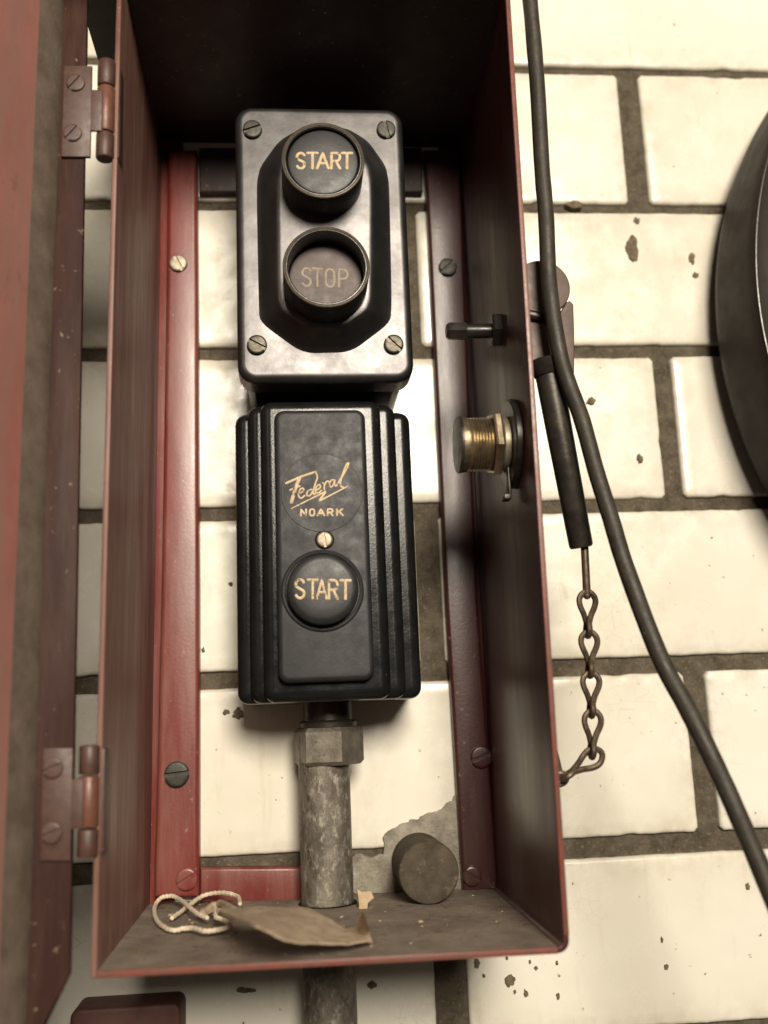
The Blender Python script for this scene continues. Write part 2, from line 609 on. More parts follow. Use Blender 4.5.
# ================================================================== THE WALL
def build_wall():
    root = thing('brick_wall', 'wall of cream white glazed bricks with dark recessed mortar joints', 'wall', (0, 0, 0))
    vs = [280.6, 212.85, 146.67, 79.56, 14.23, -54.26]        # joint centres, top down
    th = [3.6, 4.2, 5.4, 5.6, 6.6, 7.8]
    vs = [280.6 + 67.5 * 2, 280.6 + 67.5] + vs + [-54.26 - 68.5, -54.26 - 136]
    th = [4, 4] + th + [8, 8]
    # one head joint per course (centre, width) found in the photo
    j1 = (at(628, 76).x + at(639.5, 200).x) / 2
    j3 = (at(664.5, 360).x + at(674, 500).x) / 2
    j5 = (at(698, 670).x + at(707, 835).x) / 2
    j4 = (at(429, 530).x + at(431, 655).x) / 2
    j6 = (at(451, 960).x + at(453, 1024).x) / 2
    heads = {0: (j1, 9), 1: (j4 - 2, 9), 2: (j1, 9.5), 3: (j4 - 3, 9), 4: (j3, 7.2), 5: (j4, 9.5), 6: (j5, 8.4), 7: (j6, 12.0), 8: (j5, 9)}
    vs = [280.6 + 67.5 * 2, 280.6 + 67.5, 280.6, 212.85, 146.67, 79.56, 14.23, -54.26, -122.8, -191.0]
    th = [4, 4, 3.7, 4.2, 5.4, 5.6, 6.6, 7.8, 8, 8]
    heads = {0: (j1, 9), 1: (j4 - 2, 9), 2: (j1, 9.5), 3: (j4 - 3, 9), 4: (j3, 7.2), 5: (j4, 9.5), 6: (j5, 8.4), 7: (j6, 12.0), 8: (j5, 9)}
    rnd = random.Random(3)
    mb = MB()
    tint_by_face = []
    edge_by_vert = []
    for r in range(len(vs) - 1):
        vt, vb = vs[r] - th[r] / 2, vs[r + 1] + th[r + 1] / 2
        jc, jw = heads[r]
        step = 213.0
        for k in range(-2, 3):
            u0, u1 = jc + k * step + jw / 2, jc + (k + 1) * step - jw / 2
            if u1 < -260 or u0 > 520:
                continue
            cr = 1.6
            n0 = len(mb.bm.faces)
            pts = []
            # wavering outline, denser along the long sides
            def side(a, b, n):
                for i in range(n):
                    f = i / n
                    pts.append((a[0] + (b[0] - a[0]) * f, a[1] + (b[1] - a[1]) * f))
            c_ = [(u0 + cr, vb), (u1 - cr, vb), (u1, vb + cr), (u1, vt - cr), (u1 - cr, vt), (u0 + cr, vt), (u0, vt - cr), (u0, vb + cr)]
            for i in range(8):
                side(c_[i], c_[(i + 1) % 8], (90 if i in (0, 4) else 28 if i in (2, 6) else 2))
            jit = []
            for (x, y) in pts:
                a = noise.noise(Vector((x * .12, y * .12, r * 3.1 + k)))
                b = noise.noise(Vector((x * .5, y * .5, 50 + r * 3.1 + k)))
                c2 = max(0, noise.noise(Vector((x * .09, y * .09, 90 + r * 7.7 + k))) - .42) * 5
                d = a * .45 + b * .28
                cx, cy = (u0 + u1) / 2, (vt + vb) / 2
                inx = -1 if x > cx else 1
                iny = -1 if y > cy else 1
                edge_v = min(abs(y - vt), abs(y - vb)) < .05
                jit.append((x + (0 if edge_v else inx * (abs(d) * .5 + c2 * .4)), y + (iny * (d * .6 + c2 * .7) if edge_v else 0)))
            tilt_u, tilt_v = rnd.uniform(-.004, .004), rnd.uniform(-.008, .008)
            cx, cy, dw = (u0 + u1) / 2, (vt + vb) / 2, rnd.uniform(-.5, 0)
            def wz(x, y, base):
                return base + dw + (x - cx) * tilt_u + (y - cy) * tilt_v
            rings = [[(x, y, -9) for x, y in jit], [(x, y, wz(x, y, -1.5)) for x, y in jit]]
            for ins, dz in ((.25, -.7), (.8, -.22), (1.6, 0)):
                rings.append([(x, y, wz(x, y, dz)) for x, y in inset(jit, ins)])
            rim = inset(jit, 1.6)
            for d_, dz in ((4.0, .02), (11.0, .03)):
                fx, fy = 1 - d_ / ((u1 - u0) / 2), 1 - d_ / ((vt - vb) / 2)
                rings.append([(cx + (x - cx) * fx, cy + (y - cy) * fy, wz(x, y, dz)) for x, y in rim])
            mb.poly_stack(rings, cap0=False)
            mb.bm.faces.ensure_lookup_table()
            edge_by_vert += [v_ for v_ in (1, 1, 1, 1, .85, .4, 0) for _ in jit]
            t = rnd.choice((0, .04, .08, .16, .28))
            if r == 6 and k == -1:
                t = .18
            tint_by_face += [t] * (len(mb.bm.faces) - n0)
    # mortar bed behind the bricks
    q = [(-300, -260, -2.6), (560, -260, -2.6), (560, 470, -2.6), (-300, 470, -2.6)]
    mo = MB()
    mo.poly_stack([[(x, y, -30) for x, y, _ in q], q])
    mo.build('mortar', 'mortar', root)
    b = mb.build('glazed_brick_face', 'glaze', root, angle=50)
    a = b.data.attributes.new('tint', 'FLOAT', 'FACE')
    a.data.foreach_set('value', tint_by_face)
    a = b.data.attributes.new('edge', 'FLOAT', 'POINT')
    a.data.foreach_set('value', edge_by_vert)
    # cement smeared over the brick beside the pipe stub
    out = [(384, 838), (390, 829), (404, 823), (418, 818), (432, 812), (444, 806), (452, 800), (459, 796), (461, 830), (464, 885), (440, 893), (400, 893), (352, 893), (352, 858), (372, 857), (383, 852)]
    pl = spline([at(x, y, 0).to_2d() .to_3d() for x, y in out], 6, True)
    ol = [(q.x + noise.noise(q * .35) * 1.2 + noise.noise(q * .9) * .35, q.y + noise.noise(q * .35 + Vector((9, 9, 9))) * 1.2 + noise.noise(q * .9 + Vector((4, 9, 9))) * .35) for q in pl]
    ol.reverse()
    mb = MB()
    mb.slab(ol, -2, 1.1, .4, 3)
    mb.build('cement_patch', 'cement', root)
    # mortar filled out behind the lower station's right edge
    # chips and dirt spots in the glaze
    spots = [(633, 250, 9, 17), (637, 221, 4, 5), (692, 258, 4.5, 8), (696, 275, 4, 4), (592, 401, 6, 4.5), (640, 458, 3.5, 5.5), (575, 205, 11, 5), (510, 981, 5.5, 6),
             (530, 962, 1.4, 2), (536, 968, 2, 2), (507, 958, 1.3, 1.8), (484, 976, 1.5, 2), (526, 993, 2.2, 4), (515, 992, 1.5, 2), (557, 963, 1.8, 2.4), (558, 996, 2, 3),
             (666, 967, 2.6, 3), (662, 940, 1.5, 3), (748, 886, 2.6, 3.4), (238, 713, 7, 6), (226, 712, 4, 3), (477, 963, 3, 5), (231, 584, 3, 2.5),
             (203, 650, 2, 3), (372, 985, 5, 4), (246, 990, 9, 3.5)]
    for i, (x, y, rx, ry) in enumerate(spots):
        c = at(x, y, 0)
        s = 3.1
        n = 26
        o = []
        for k in range(n):
            t = 2 * PI * k / n
            f = 1 + .55 * noise.noise(Vector((math.cos(t) * 1.3 + i * 5, math.sin(t) * 1.3, i * 1.7))) + .25 * noise.noise(Vector((math.cos(t) * 4 + i * 5, math.sin(t) * 4, i * 2.7)))
            o.append((c.x + rx / s * f * math.cos(t), c.y + ry / s * f * math.sin(t)))
        mb = MB()
        mb.slab(o, -3, .32, .18, 2)
        mb.build('chip', 'stain', root)
    return root


wall = build_wall()

# ================================================================== THE CABINET
XL, XR, YB, YT, DEP, BR = -54.1, 73.5, -65.6, 241.0, 99.0, -0.0086
TH = 1.7


def B(x, y):
    c, s = math.cos(BR), math.sin(BR)
    return (c * x - s * y, s * x + c * y)


cab = thing('metal_cabinet', 'open red painted sheet metal cabinet fixed to the brick wall around the switches', 'cabinet', (*B((XL + XR) / 2, YB), 0))


def sheet(outline, w0, w1, r=.45):
    mb = MB()
    mb.slab([B(*q) for q in outline], w0, w1, r, 3)
    return mb


# left side, right side with a rolled lower corner, top and dusty bottom; sheets butt end to end
def dense(o):
    return o


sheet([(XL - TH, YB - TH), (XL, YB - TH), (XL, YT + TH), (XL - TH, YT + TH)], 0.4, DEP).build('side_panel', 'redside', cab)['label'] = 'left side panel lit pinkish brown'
ro = [(XR + TH, YT + TH), (XR, YT + TH), (XR, YB + 1.6)]
ro += [(XR - 1.6 + 1.6 * math.cos(a), YB + 1.6 + 1.6 * math.sin(a)) for a in [-PI / 8 * k for k in range(1, 4)]]
ro += [(XR - 1.6, YB), (XR - 1.6, YB - TH)]
R_ = 1.6 + TH
ro += [(XR - 1.6 + R_ * math.cos(a), YB + 1.6 + R_ * math.sin(a)) for a in [-PI / 2 + PI / 12 * k for k in range(1, 7)]]
sheet(ro, 0.4, DEP, .3).build('side_panel', 'redshade', cab)['label'] = 'right side panel with shade darkened into its maroon paint'
sheet([(XL + .02, YT), (XR - .02, YT), (XR - .02, YT + TH), (XL + .02, YT + TH)], 0.4, DEP).build('top_panel', 'topshade', cab)
blocker = MB()  # added sheet above the view, shaped only to shade the top left
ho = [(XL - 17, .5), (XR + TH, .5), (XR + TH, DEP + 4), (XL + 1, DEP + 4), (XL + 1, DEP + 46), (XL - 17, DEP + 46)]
blocker.poly_stack([[(*B(x, y), w) for x, w in ho] for y in (YT + TH + .1, YT + TH + 1.6)])
blocker.build('shadow_blocker', 'topshade', cab)
bp = sheet([(XL + .02, YB - TH), (XR - 1.62, YB - TH), (XR - 1.62, YB), (XL + .02, YB)], 0.4, DEP).build('bottom_panel', 'dusty', cab)
# rubbed bright edges on the open rim: a thin hem of bare paint
hem = MB()
hem.slab([B(XL + .02, YB - TH - .05), B(XR - 1.7, YB - TH - .05), B(XR - 1.7, YB + .05), B(XL + .02, YB + .05)], DEP - .35, DEP + .35, .3, 2)
hem.build('front_hem', 'edge', bp)
hem = MB()
hem.slab([B(XR + .15, YB + 3), B(XR + TH + .06, YB + 3), B(XR + TH + .06, YT), B(XR + .15, YT)], DEP - .3, DEP + .35, .3, 2)
hem.build('front_hem', 'edge', cab)

# flanges that screw to the wall
def flange(px, w0, w1, mat, r=1.2):
    o = [at(x, y, w1) for x, y in px]
    o = [(q.x, q.y) for q in o]
    # densify the long edges
    d = []
    n = len(o)
    for i in range(n):
        a, b = Vector(o[i]), Vector(o[(i + 1) % n])
        k = max(1, int((b - a).length / 12))
        d += [tuple(a.lerp(b, j / k)) for j in range(k)]
    mb = MB()
    mb.slab(d, w0, w1, r, 4)
    return mb.build('mounting_flange', mat, cab)


fl = flange([(154, 898), (199, 898), (199, 600), (198, 300), (196.5, 149), (168, 149), (166, 300), (161, 600)], 0.5, 7.0, 'red', 1.8)
fr = flange([(463, 893), (499, 891), (478, 600), (463.5, 240), (460, 149), (424, 149), (429, 240), (446, 600)], 0.5, 4.5, 'redshade', 1.4)
def back_strip(x0, x1, mat, parent):
    m = MB()
    m.slab([B(x0, YB + .05), B(x1, YB + .05), B(x1, YT - .05), B(x0, YT - .05)], .45, 1.9, .3, 2)
    m.build('back_return', mat, parent)


back_strip(XL + .03, XL + 9, 'red', fl)
back_strip(XR - 9, XR - .03, 'redshade', fr)
ft = flange([(199, 192), (423, 192), (422, 147), (199, 147)], 0.5, 4.0, 'topshade', 1.0)
fb = flange([(200, 903), (310, 902), (309, 867.5), (200, 868)], 0.5, 5.0, 'red', 1.0)


def screw(px, w, r, h, ang, mat, parent, slot=.2):
    c = at(px[0], px[1], w)
    return screw_mb((c.x, c.y), w, r, h, math.radians(ang), slot).build('screw', mat, parent)


screw((178.5, 264), 7.0, 3.6, 1.6, 118, 'steel', fl)['label'] = 'shiny slotted screw head'
screw((177, 774), 7.0, 4.6, 2.2, 5, 'darkscrew', fl)['label'] = 'dark domed screw head'
screw((187, 879), 7.0, 3.9, 1.5, 30, 'red', fl)['label'] = 'screw head painted red'
screw((447.5, 268), 4.5, 3.9, 1.6, 40, 'darkscrew', fr)['label'] = 'black screw head'
screw((481, 757), 4.5, 4.1, 1.6, 20, 'redshade', fr)
screw((472, 876), 4.5, 3.6, 1.4, -35, 'redshade', fr)

# hinges: knuckles in the gap between the left side panel and the door
def hinge(y0, y1, x, brights, leaf_px):
    mb = MB()
    top, bot = at(x, y0, 99), at(x - (y1 - y0) * .022, y1, 99)
    ax = (bot - top)
    L = ax.length
    ax.normalize()
    cuts = (0, .27, .74, 1)
    root = None
    for i in range(3):
        a, b = cuts[i] * L + (.12 if i else 0), cuts[i + 1] * L - .12
        m = MB()
        r = 2.85
        m.lathe([(r * .55, a), (r * .9, a + .15), (r, a + .6), (r, b - .6), (r * .9, b - .15), (r * .55, b)], top, ax, 24)
        if i == 0:
            root = m.build('hinge', 'hingedark', cab)
        else:
            m.build('knuckle', brights[i], root)
    # leaf wrapped onto the cabinet side
    m = MB()
    m.box(top.x + 1.6, top.x + 4.2, bot.y + 1, top.y - 1, 92, 98.6, .5)
    m.build('hinge_leaf', 'hingedark', root)
    return root


h1 = hinge(745, 858, 90, ('hingedark', 'hingebrown', 'hingedark'), None)
h2 = hinge(62, 160, 107, ('hingedark', 'hingebrown', 'hingedark'), None)

# door, swung open towards the viewer: panel plus a return lip, and an olive brown strip along the hinge side
door_base = at(60, 900, 100)
LIPW = 100.5


def lip_edge(y):            # free (right) edge of the lip
    f = (y - 160) / (950 - 160)
    return 88 + (71 - 88) * f


def lip_root(y):            # corner where lip meets panel
    f = (y - 160) / (850 - 160)
    return 60 + (36 - 60) * f


def door_pt(y, k, w):       # point of lip at image row y: k=0 free edge, 1 corner
    x = lip_edge(y) * (1 - k) + lip_root(y) * k
    return at(x, y, w)


te, tr = at(88, -22, LIPW), at(63, -22, LIPW)
be, brt = at(70, 974, LIPW), at(33, 974, LIPW)
v_top, v_bot = te.y, be.y
LEAN = -0.30                # the door stands a little past square
mb = MB()
sec_t, sec_b = [], []
brt, v_bot = at(22, 1085, LIPW), at(22, 1085, LIPW).y
for rt, v, sec in ((tr, v_top, sec_t), (brt, v_bot, sec_b)):
    u_r = rt.x
    prof = [(u_r + .4, LIPW - 1.4), (u_r - 1.4, LIPW - 1.2), (u_r - 1.9, LIPW + .6), (u_r - 1.9 + LEAN * 130, LIPW + 130), (u_r - .2 + LEAN * 130, LIPW + 130), (u_r - .2, LIPW + 1.4), (u_r + .4, LIPW + .2)]
    sec[:] = [(u, v, w) for u, w in prof]
mb.poly_stack([sec_b, sec_t])
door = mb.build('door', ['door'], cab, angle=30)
# the return lip on the hinge side, its lower corner cut off at a slant
mb = MB()
lo_ = [(tr.x - .8, v_top), (brt.x - .8, v_bot)] + [(at(x, y, LIPW).x, at(x, y, LIPW).y) for x, y in ((20, 1075), (45, 1026), (70, 975))] + [(te.x, v_top)]
mb.slab(lo_, LIPW - 1.5, LIPW + .6, .3, 2)
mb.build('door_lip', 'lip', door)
# olive brown strip on the panel beside the lip
mb = MB()
g = []
for rt, v in ((brt, v_bot + 2), (tr, v_top - 2)):
    pr = [(rt.x - .9, LIPW + .65), (rt.x + .9, LIPW + .7), (rt.x + 1.3, LIPW + 4), (rt.x + 1.0, LIPW + 7), (rt.x + .6, LIPW + 10), (rt.x + .02, LIPW + 13.5)]
    g.append([(u + LEAN * (w - LIPW), v, w) for u, w in pr])
mb.poly_stack(g)
mb.build('door_strip', 'olivestrip', door)


def door_leaf(ya, yb, xa, xb):
    m = MB()
    q = [at(xa - (yb - ya) * .03, yb, LIPW + 1.5), at(xb - (yb - ya) * .02, yb, LIPW + 1.5), at(xb, ya, LIPW + 1.5), at(xa, ya, LIPW + 1.5)]
    m.slab([(p_.x, p_.y) for p_ in q], LIPW + .62, LIPW + 1.8, .4, 2)
    y1_, y2_ = ya + (yb - ya) * .27, ya + (yb - ya) * .72
    a_, b_ = at(xb - 3, y2_, LIPW + 1.2), at(xb + 11, y1_, LIPW + 1.2)
    m.box(a_.x, b_.x, a_.y, b_.y, LIPW + .75, LIPW + 1.65, .3)
    lf = m.build('hinge_leaf', 'hingedark', door)
    return lf


l1 = door_leaf(748, 861, 43, 73)
l2 = door_leaf(66, 157, 64, 92)
for (x, y) in ((53, 768), (52, 833)):
    c = at(x, y, LIPW + 1.5)
    screw_mb((c.x, c.y), LIPW + 1.5, 2.9, 1.1, .4, .2).build('hinge_screw', 'hingedark', door)
for (x, y) in ((76, 84), (73, 134)):
    c = at(x, y, LIPW + 1.5)
    screw_mb((c.x, c.y), LIPW + 1.5, 2.9, 1.1, .9, .2).build('hinge_screw', 'hingedark', door)

# barrel lock through the right side panel
def on_right(y, w):
    # point of the right panel's inner face at image row y
    lo, hi = 380, 620
    for _ in range(40):
        m = (lo + hi) / 2
        q = at(m, y, w)
        xx = (q.x * math.cos(BR) + q.y * math.sin(BR))
        if xx < XR:
            lo = m
        else:
            hi = m
    return at(lo, y, w)


lc = on_right(444, 74)
ax = (-1, 0, 0)
m = MB()
m.lathe([(4, .1), (14.5, .1), (15, .5), (15, 2.0), (14.3, 2.5), (4, 2.5)], lc, ax, 40)
lock = m.build('lock', 'ring', cab)
m = MB()
m.lathe([(3, 2.4), (8.6, 2.4), (9.2, 2.9), (9.2, 4.6), (8.6, 5.2), (3, 5.2)], lc, ax, 36)
m.build('lock_washer', 'steel', lock)
m = MB()
m.lathe([(3, 5.2), (11.0, 5.2), (11.5, 5.8), (11.5, 7.4), (11, 8), (3, 8)], lc, ax, 6)
m.build('lock_nut', 'brass', lock)
prof = [(3, 8)]
h = 8
while h < 16:
    prof += [(8.4, h), (9.0, h + .5)]
    h += 1.0
prof += [(8.6, 16.2), (9.2, 16.4), (9.4, 18.2), (8.8, 18.8), (4, 18.8)]
m = MB()
m.lathe(prof, lc, ax, 36)
m.build('lock_barrel', 'brass', lock, angle=25)
m = MB()
m.lathe([(3, 18.2), (9.55, 18.2), (9.6, 18.6), (9.3, 19.3), (3, 19.5), (.1, 19.5)], lc, ax, 36)
m.build('lock_face', 'oldsteel', lock)
m = MB()
m.box(lc.x - 3.6, lc.x - 2.5, lc.y - 18, lc.y - 8, 71, 77, .4)
m.box(lc.x - 5.2, lc.x - 2.6, lc.y - 19.4, lc.y - 17.4, 72, 77, .4)
m.build('lock_clip', 'oldsteel', lock)

# bolt through the right panel that carries the hasp outside
bc = on_right(331, 62)
m = MB()
m.lathe([(1, -9), (2.4, -9), (2.6, -8), (2.6, 18.5), (2.2, 19.2), (1, 19.2)], bc, ax, 20)
m.lathe([(1, 12.2), (3.1, 12.2), (3.3, 12.6), (3.3, 18.2), (2.9, 18.9), (1, 18.9)], bc, ax, 6)
bolt = m.build('hasp_bolt', 'ring', cab)
m = MB()
m.lathe([(1, .1), (6.4, .1), (6.4, 2.8), (5.8, 3.4), (1, 3.4)], bc, ax, 6)
m.build('bolt_nut', 'ring', bolt)

# hasp outside the right panel
dc = at(542, 287, 72)
m = MB()
m.slab(circ((dc.x, dc.y), 28.3 * mmpx(542, 287, 72), 48), 70.4, 72, .5, 3)
hasp = m.build('hasp', 'hasp', cab)
q = [at(x, y, 70) for x, y in ((529, 372), (574.5, 372), (574.5, 330), (573.5, 304), (570, 300.5), (566, 302), (556, 321), (527, 316))]
m = MB()
m.slab([(p_.x, p_.y) for p_ in reversed(q)][::-1], 67, 70, .5, 3)
m.build('hasp_plate', 'hasp', hasp)
m = MB()
a = at(527, 314, 71.2)
b = at(547, 318, 71.2)
m.tube([a, a.lerp(b, .5), b], 1.7, 10)
m.build('hasp_pin', 'oldsteel', hasp)
# dark socket in which the rod hangs
a = at(546, 367, 68)

# ================================================================== LOCKING ROD AND CHAIN
WR = 74
ra, rb = at(547, 366, WR), at(581.5, 548, WR - 6)
rod = thing('locking_rod', 'dark steel rod hanging from a hasp beside the cabinet, above the chain', 'rod', tuple(rb))
m = MB()
axv = (rb - ra)
L = axv.length
prof = [(1.5, 0), (4.0, .2), (4.6, .9), (4.5, L * .3), (4.0, L - .9), (3.5, L - .1), (1.2, L)]
m.lathe(prof, ra, axv, 28)
m.build('shaft', 'oldsteel', rod)
m = MB()
m.lathe([(3.5, -2.6), (4.8, -2.5), (5.2, -1.8), (5.2, 2.6), (4.9, 3.4), (3.5, 3.6)], ra, axv, 28)
m.build('collar', 'hole', rod)
m = MB()
e0, e1 = at(584.5, 545, WR - 6), at(587, 596, WR - 6)
m.tube([e0, e0.lerp(e1, .5), e1], 1.3, 12)
m.build('wire_stem', 'chain', rod)

WC = WR - 6


def link_pts(a, b, wide=5.5, wide2=4.6, roll=0.0, nn=14):
    """closed wire from eye a to eye b; the far eye is turned a quarter round"""
    ax = (b - a)
    L = ax.length
    ax = ax.normalized()
    side = ax.cross(Vector((0, 0, 1)))
    side = side.normalized() if side.length > 1e-3 else Vector((1, 0, 0))
    nrm = ax.cross(side)
    def half(f):
        # half width along the link: a wide eye that tapers into a narrow turned one
        top = wide / 2 * math.sin(PI * min(1, f / .66) ** .60) if f < .66 else 0
        low = wide2 / 2 * math.sin(PI * min(1, (1 - f) / .42) ** .62) if f > .58 else 0
        return max(top, low, 1.02)
    pts = []
    for sgn in (1, -1):
        fs = [k / nn for k in range(nn + 1)]
        if sgn < 0:
            fs = fs[::-1]
        for f in fs:
            ph = roll + PI / 2 * min(1, max(0, (f - .46) / .26))
            hw = half(f) * sgn
            if f in (0.0, 1.0):
                hw = .75 * sgn
            dirv = side * math.cos(ph) + nrm * math.sin(ph)
            pts.append(a + ax * (L * f) + dirv * hw)
    return spline(pts, 2, True)


chain = thing('safety_chain', 'short rusty chain of twisted wire links hanging from the rod to the cabinet edge', 'chain', tuple(at(563, 776, WC)))
LK = [((587.2, 592), (588, 636)), ((589, 632), (590, 676)), ((591, 673), (591.5, 716)), ((593, 711), (592, 757)), ((601, 752.5), (562, 779)), ((566, 774), (553, 781)), ((560, 783), (551, 730))]
LK = LK[:5]
for i, (a, b) in enumerate(LK):
    m = MB()
    m.tube(link_pts(at(*a, WC), at(*b, WC)), 1.0, 8, closed=True)
    m.build('chain_link', 'chain', chain)
m = MB()
c0 = at(559.5, 779, WC - 1)
m.tube([c0 + Vector((math.cos(t) * 2.3, math.sin(t) * 1.9, math.sin(t) * 1.5)) for t in [2 * PI * k / 24 for k in range(24)]], .95, 8, closed=True)
m.build('chain_link', 'chain', chain)
m = MB()
m.tube(spline([at(562, 778, WC), at(559, 768, WC), at(555, 752, WC), at(549, 738, WC - 4), at(542, 730, WC - 10)], 5), .95, 8)
m.build('chain_hook', 'chain', chain)
m = MB()
m.lathe([(1, -1.2), (3.2, -1.0), (3.6, 0), (3.2, 1.2), (1, 1.8)], at(549, 735, WC - 6), (1, 0, .4), 20)
m.build('chain_rivet', 'hasp', chain)

# ================================================================== CABLE
WB = 80
cp = [(524, -60, WB), (530, 0, WB), (537, 81, WB), (542, 168, WB), (546, 216, WB), (549.5, 287, WB), (559, 350, WB), (568, 382, WB), (582, 420, WB), (596, 471, WB + 2), (611, 519, WB + 5), (626, 568, WB + 8), (659, 655, WB + 14), (687, 708, WB + 18), (711, 756, WB + 21), (733, 804, WB + 24), (768, 886, WB + 28), (800, 970, WB + 31), (815, 1060, WB + 34)]
m = MB()
m.tube(spline([at(*q) for q in cp], 8), lambda i: 2.75 + .10 * noise.noise(Vector((i * .35, 2, 5))), 14)
tag(m.build('power_cable', 'cable', None, tuple(at(768, 886, WB + 28))), 'dark flexible cable hanging down the bricks right of the cabinet, past the rod', 'cable')

# ================================================================== ALARM GONG
gcx, gcy, gr = 356.0, 149.3, 177.0
bell = thing('alarm_gong', 'big dark round bell gong cut off by the right edge of the photo', 'bell', (gcx, gcy, 0))
bead = at(756, 250, 44)
gb = math.hypot(bead.x - gcx, bead.y - gcy)
m = MB()
prof = [(gr - 9, 4), (gr - 4, 4.5), (gr - 1, 8), (gr, 13), (gr - .3, 20)]
for k in range(1, 9):
    t = k / 8
    prof.append((gr - .3 + (gb + 1.2 - gr + .3) * t ** 1.6, 20 + (41 - 20) * t))
prof += [(gb + .3, 43.5), (gb - 1.0, 44.4), (gb - 6, 46), (gb - 30, 54), (gb - 70, 66), (60, 76), (8, 82)]
m.lathe(prof, (gcx, gcy, 0), (0, 0, 1), 180)
m.build('gong_shell', 'bell', bell)
m = MB()
m.tube([(gcx + gb * math.cos(t), gcy + gb * math.sin(t), 44) for t in [2 * PI * k / 200 for k in range(200)]], .45, 6, closed=True)
m.build('rim_bead', 'ring', bell)
m = MB()
m.lathe([(30, 0), (30, 30), (10, 50)], (gcx, gcy, 0), (0, 0, 1), 40)
m.build('bell_post', 'bell', bell)
m = MB()
m.lathe([(4, 80), (11, 81.5), (11, 86), (8, 89), (2, 90)], (gcx, gcy, 0), (0, 0, 1), 6)
m.build('centre_nut', 'dullsteel', bell)

# ================================================================== UPPER PUSH-BUTTON STATION
WP = 53.0                                                    # front of the cover plate
tl, br_ = at(234.5, 106, WP), at(412, 381, WP)
bl_, tr_ = at(237.5, 381, WP), at(405, 106, WP)
u0, u1 = (tl.x + bl_.x) / 2, (tr_.x + br_.x) / 2
v0, v1 = (bl_.y + br_.y) / 2, (tl.y + tr_.y) / 2
st = thing('push_button_station', 'grey black metal switch cover with a START button above a recessed STOP button', 'switch', ((u0 + u1) / 2, v0, 0))
m = MB()
m.slab(rrect(u0 + 2.5, u1 - 2.5, v0 + 2.2, v1 - 2.5, 4), 0.2, WP - 12, .3, 2)
m.build('back_box', 'bakelite', st)
m = MB()
m.slab(rrect(u0, u1, v0, v1, 6.6, 10), WP - 12.5, WP, 3.0, 7)
cover = m.build('cover_plate', 'satin', st)

# raised housing: long octagon foot, flat rounded face
def pxo(pts, w):
    return [tuple(at(x, y, w)) for x, y in pts]


foot = [(303, 351), (350, 350), (387, 322), (388.5, 300), (386.5, 186), (383, 168), (366, 144), (345, 131), (303, 131), (281, 144), (263, 169), (259.5, 187), (261.5, 300), (263, 322)]
face = [(306, 325), (344, 325), (366, 310), (371, 298), (371.5, 184), (368, 166), (356, 149), (343, 138), (306, 138), (293, 149), (281, 166), (278, 184), (278.5, 298), (284, 311)]


def ring_of(pts, w):
    P = [at(x, y, w) for x, y in pts]
    out = []
    n = len(P)
    for i in range(n):                                        # chamfer the corners softly
        a, b, c = P[i - 1], P[i], P[(i + 1) % n]
        for t in (0, .25, .5, .75, 1):
            s_ = b.lerp(a, .27)
            e_ = b.lerp(c, .27)
            out.append(s_ * (1 - t) ** 2 + b * 2 * t * (1 - t) + e_ * t * t)
    return out


WH = WP + 10.0
f0, f1 = ring_of(foot, WP), ring_of(face, WH)


def mixring(k, w):
    return [Vector((a.x * (1 - k) + b.x * k, a.y * (1 - k) + b.y * k, w)) for a, b in zip(f0, f1)]


ctr = sum((q for q in f1), Vector()) / len(f1)
rings = [mixring(-.22, WP - .2), mixring(-.13, WP + .12), mixring(-.04, WP + .5), mixring(0.06, WP + 1.1), mixring(.17, WP + 2.2), mixring(.50, WP + 5.8), mixring(.72, WH - 1.9), mixring(.84, WH - .95), mixring(.94, WH - .35), mixring(1.04, WH - .08)]
rings.append([q.lerp(Vector((ctr.x, ctr.y, WH)), .06) for q in mixring(1.0, WH)])
m = MB()
m.poly_stack([[tuple(q) for q in r] for r in rings])
m.build('button_housing', 'satin', st, angle=60)

# START button: tall black collar with a rubbed lip and an almost flush cap
def button(cpx, rpx, wtop, wbase, cap_depth, cap_mat, edge_mat, text, tmat, name_label, y0, y1, y0b=None, y1b=None, tr=.42):
    c = at(cpx[0], cpx[1], wtop)
    r = rpx * mmpx(*cpx, wtop)
    m = MB()
    inner = r * .865
    prof = [(r * .9, wbase - .4), (r * .985, wbase), (r * .985, wtop - 1.2), (r * .97, wtop - .5), (r * .955, wtop - .15), (inner * 1.03, wtop - .1), (inner, wtop - .5), (inner, wbase - .4)]
    prof = [(a, b - wbase) for a, b in prof]
    m.lathe(prof, (c.x, c.y, wbase), (0, 0, 1), 64, closed=True)
    b = m.build('push_button', 'ring', st)
    b['label'] = name_label
    m = MB()
    m.tube([(c.x + r * .945 * math.cos(t), c.y + r * .945 * math.sin(t), wtop - .35) for t in [2 * PI * k / 72 for k in range(72)]], .62, 8, closed=True)
    m.build('collar_edge', edge_mat, b)
    m = MB()
    wc = wtop - cap_depth
    m.lathe([(inner * .98, wbase - .3), (inner * .98, wc - .7), (inner * .95, wc - .2), (inner * .88, wc), (inner * .4, wc), (.1, wc)], (c.x, c.y, 0), (0, 0, 1), 56)
    m.build('button_cap', cap_mat, b)
    letters(text, wc + .02, tr, y0, y1, y0b, y1b).build('lettering', tmat, b)
    return b


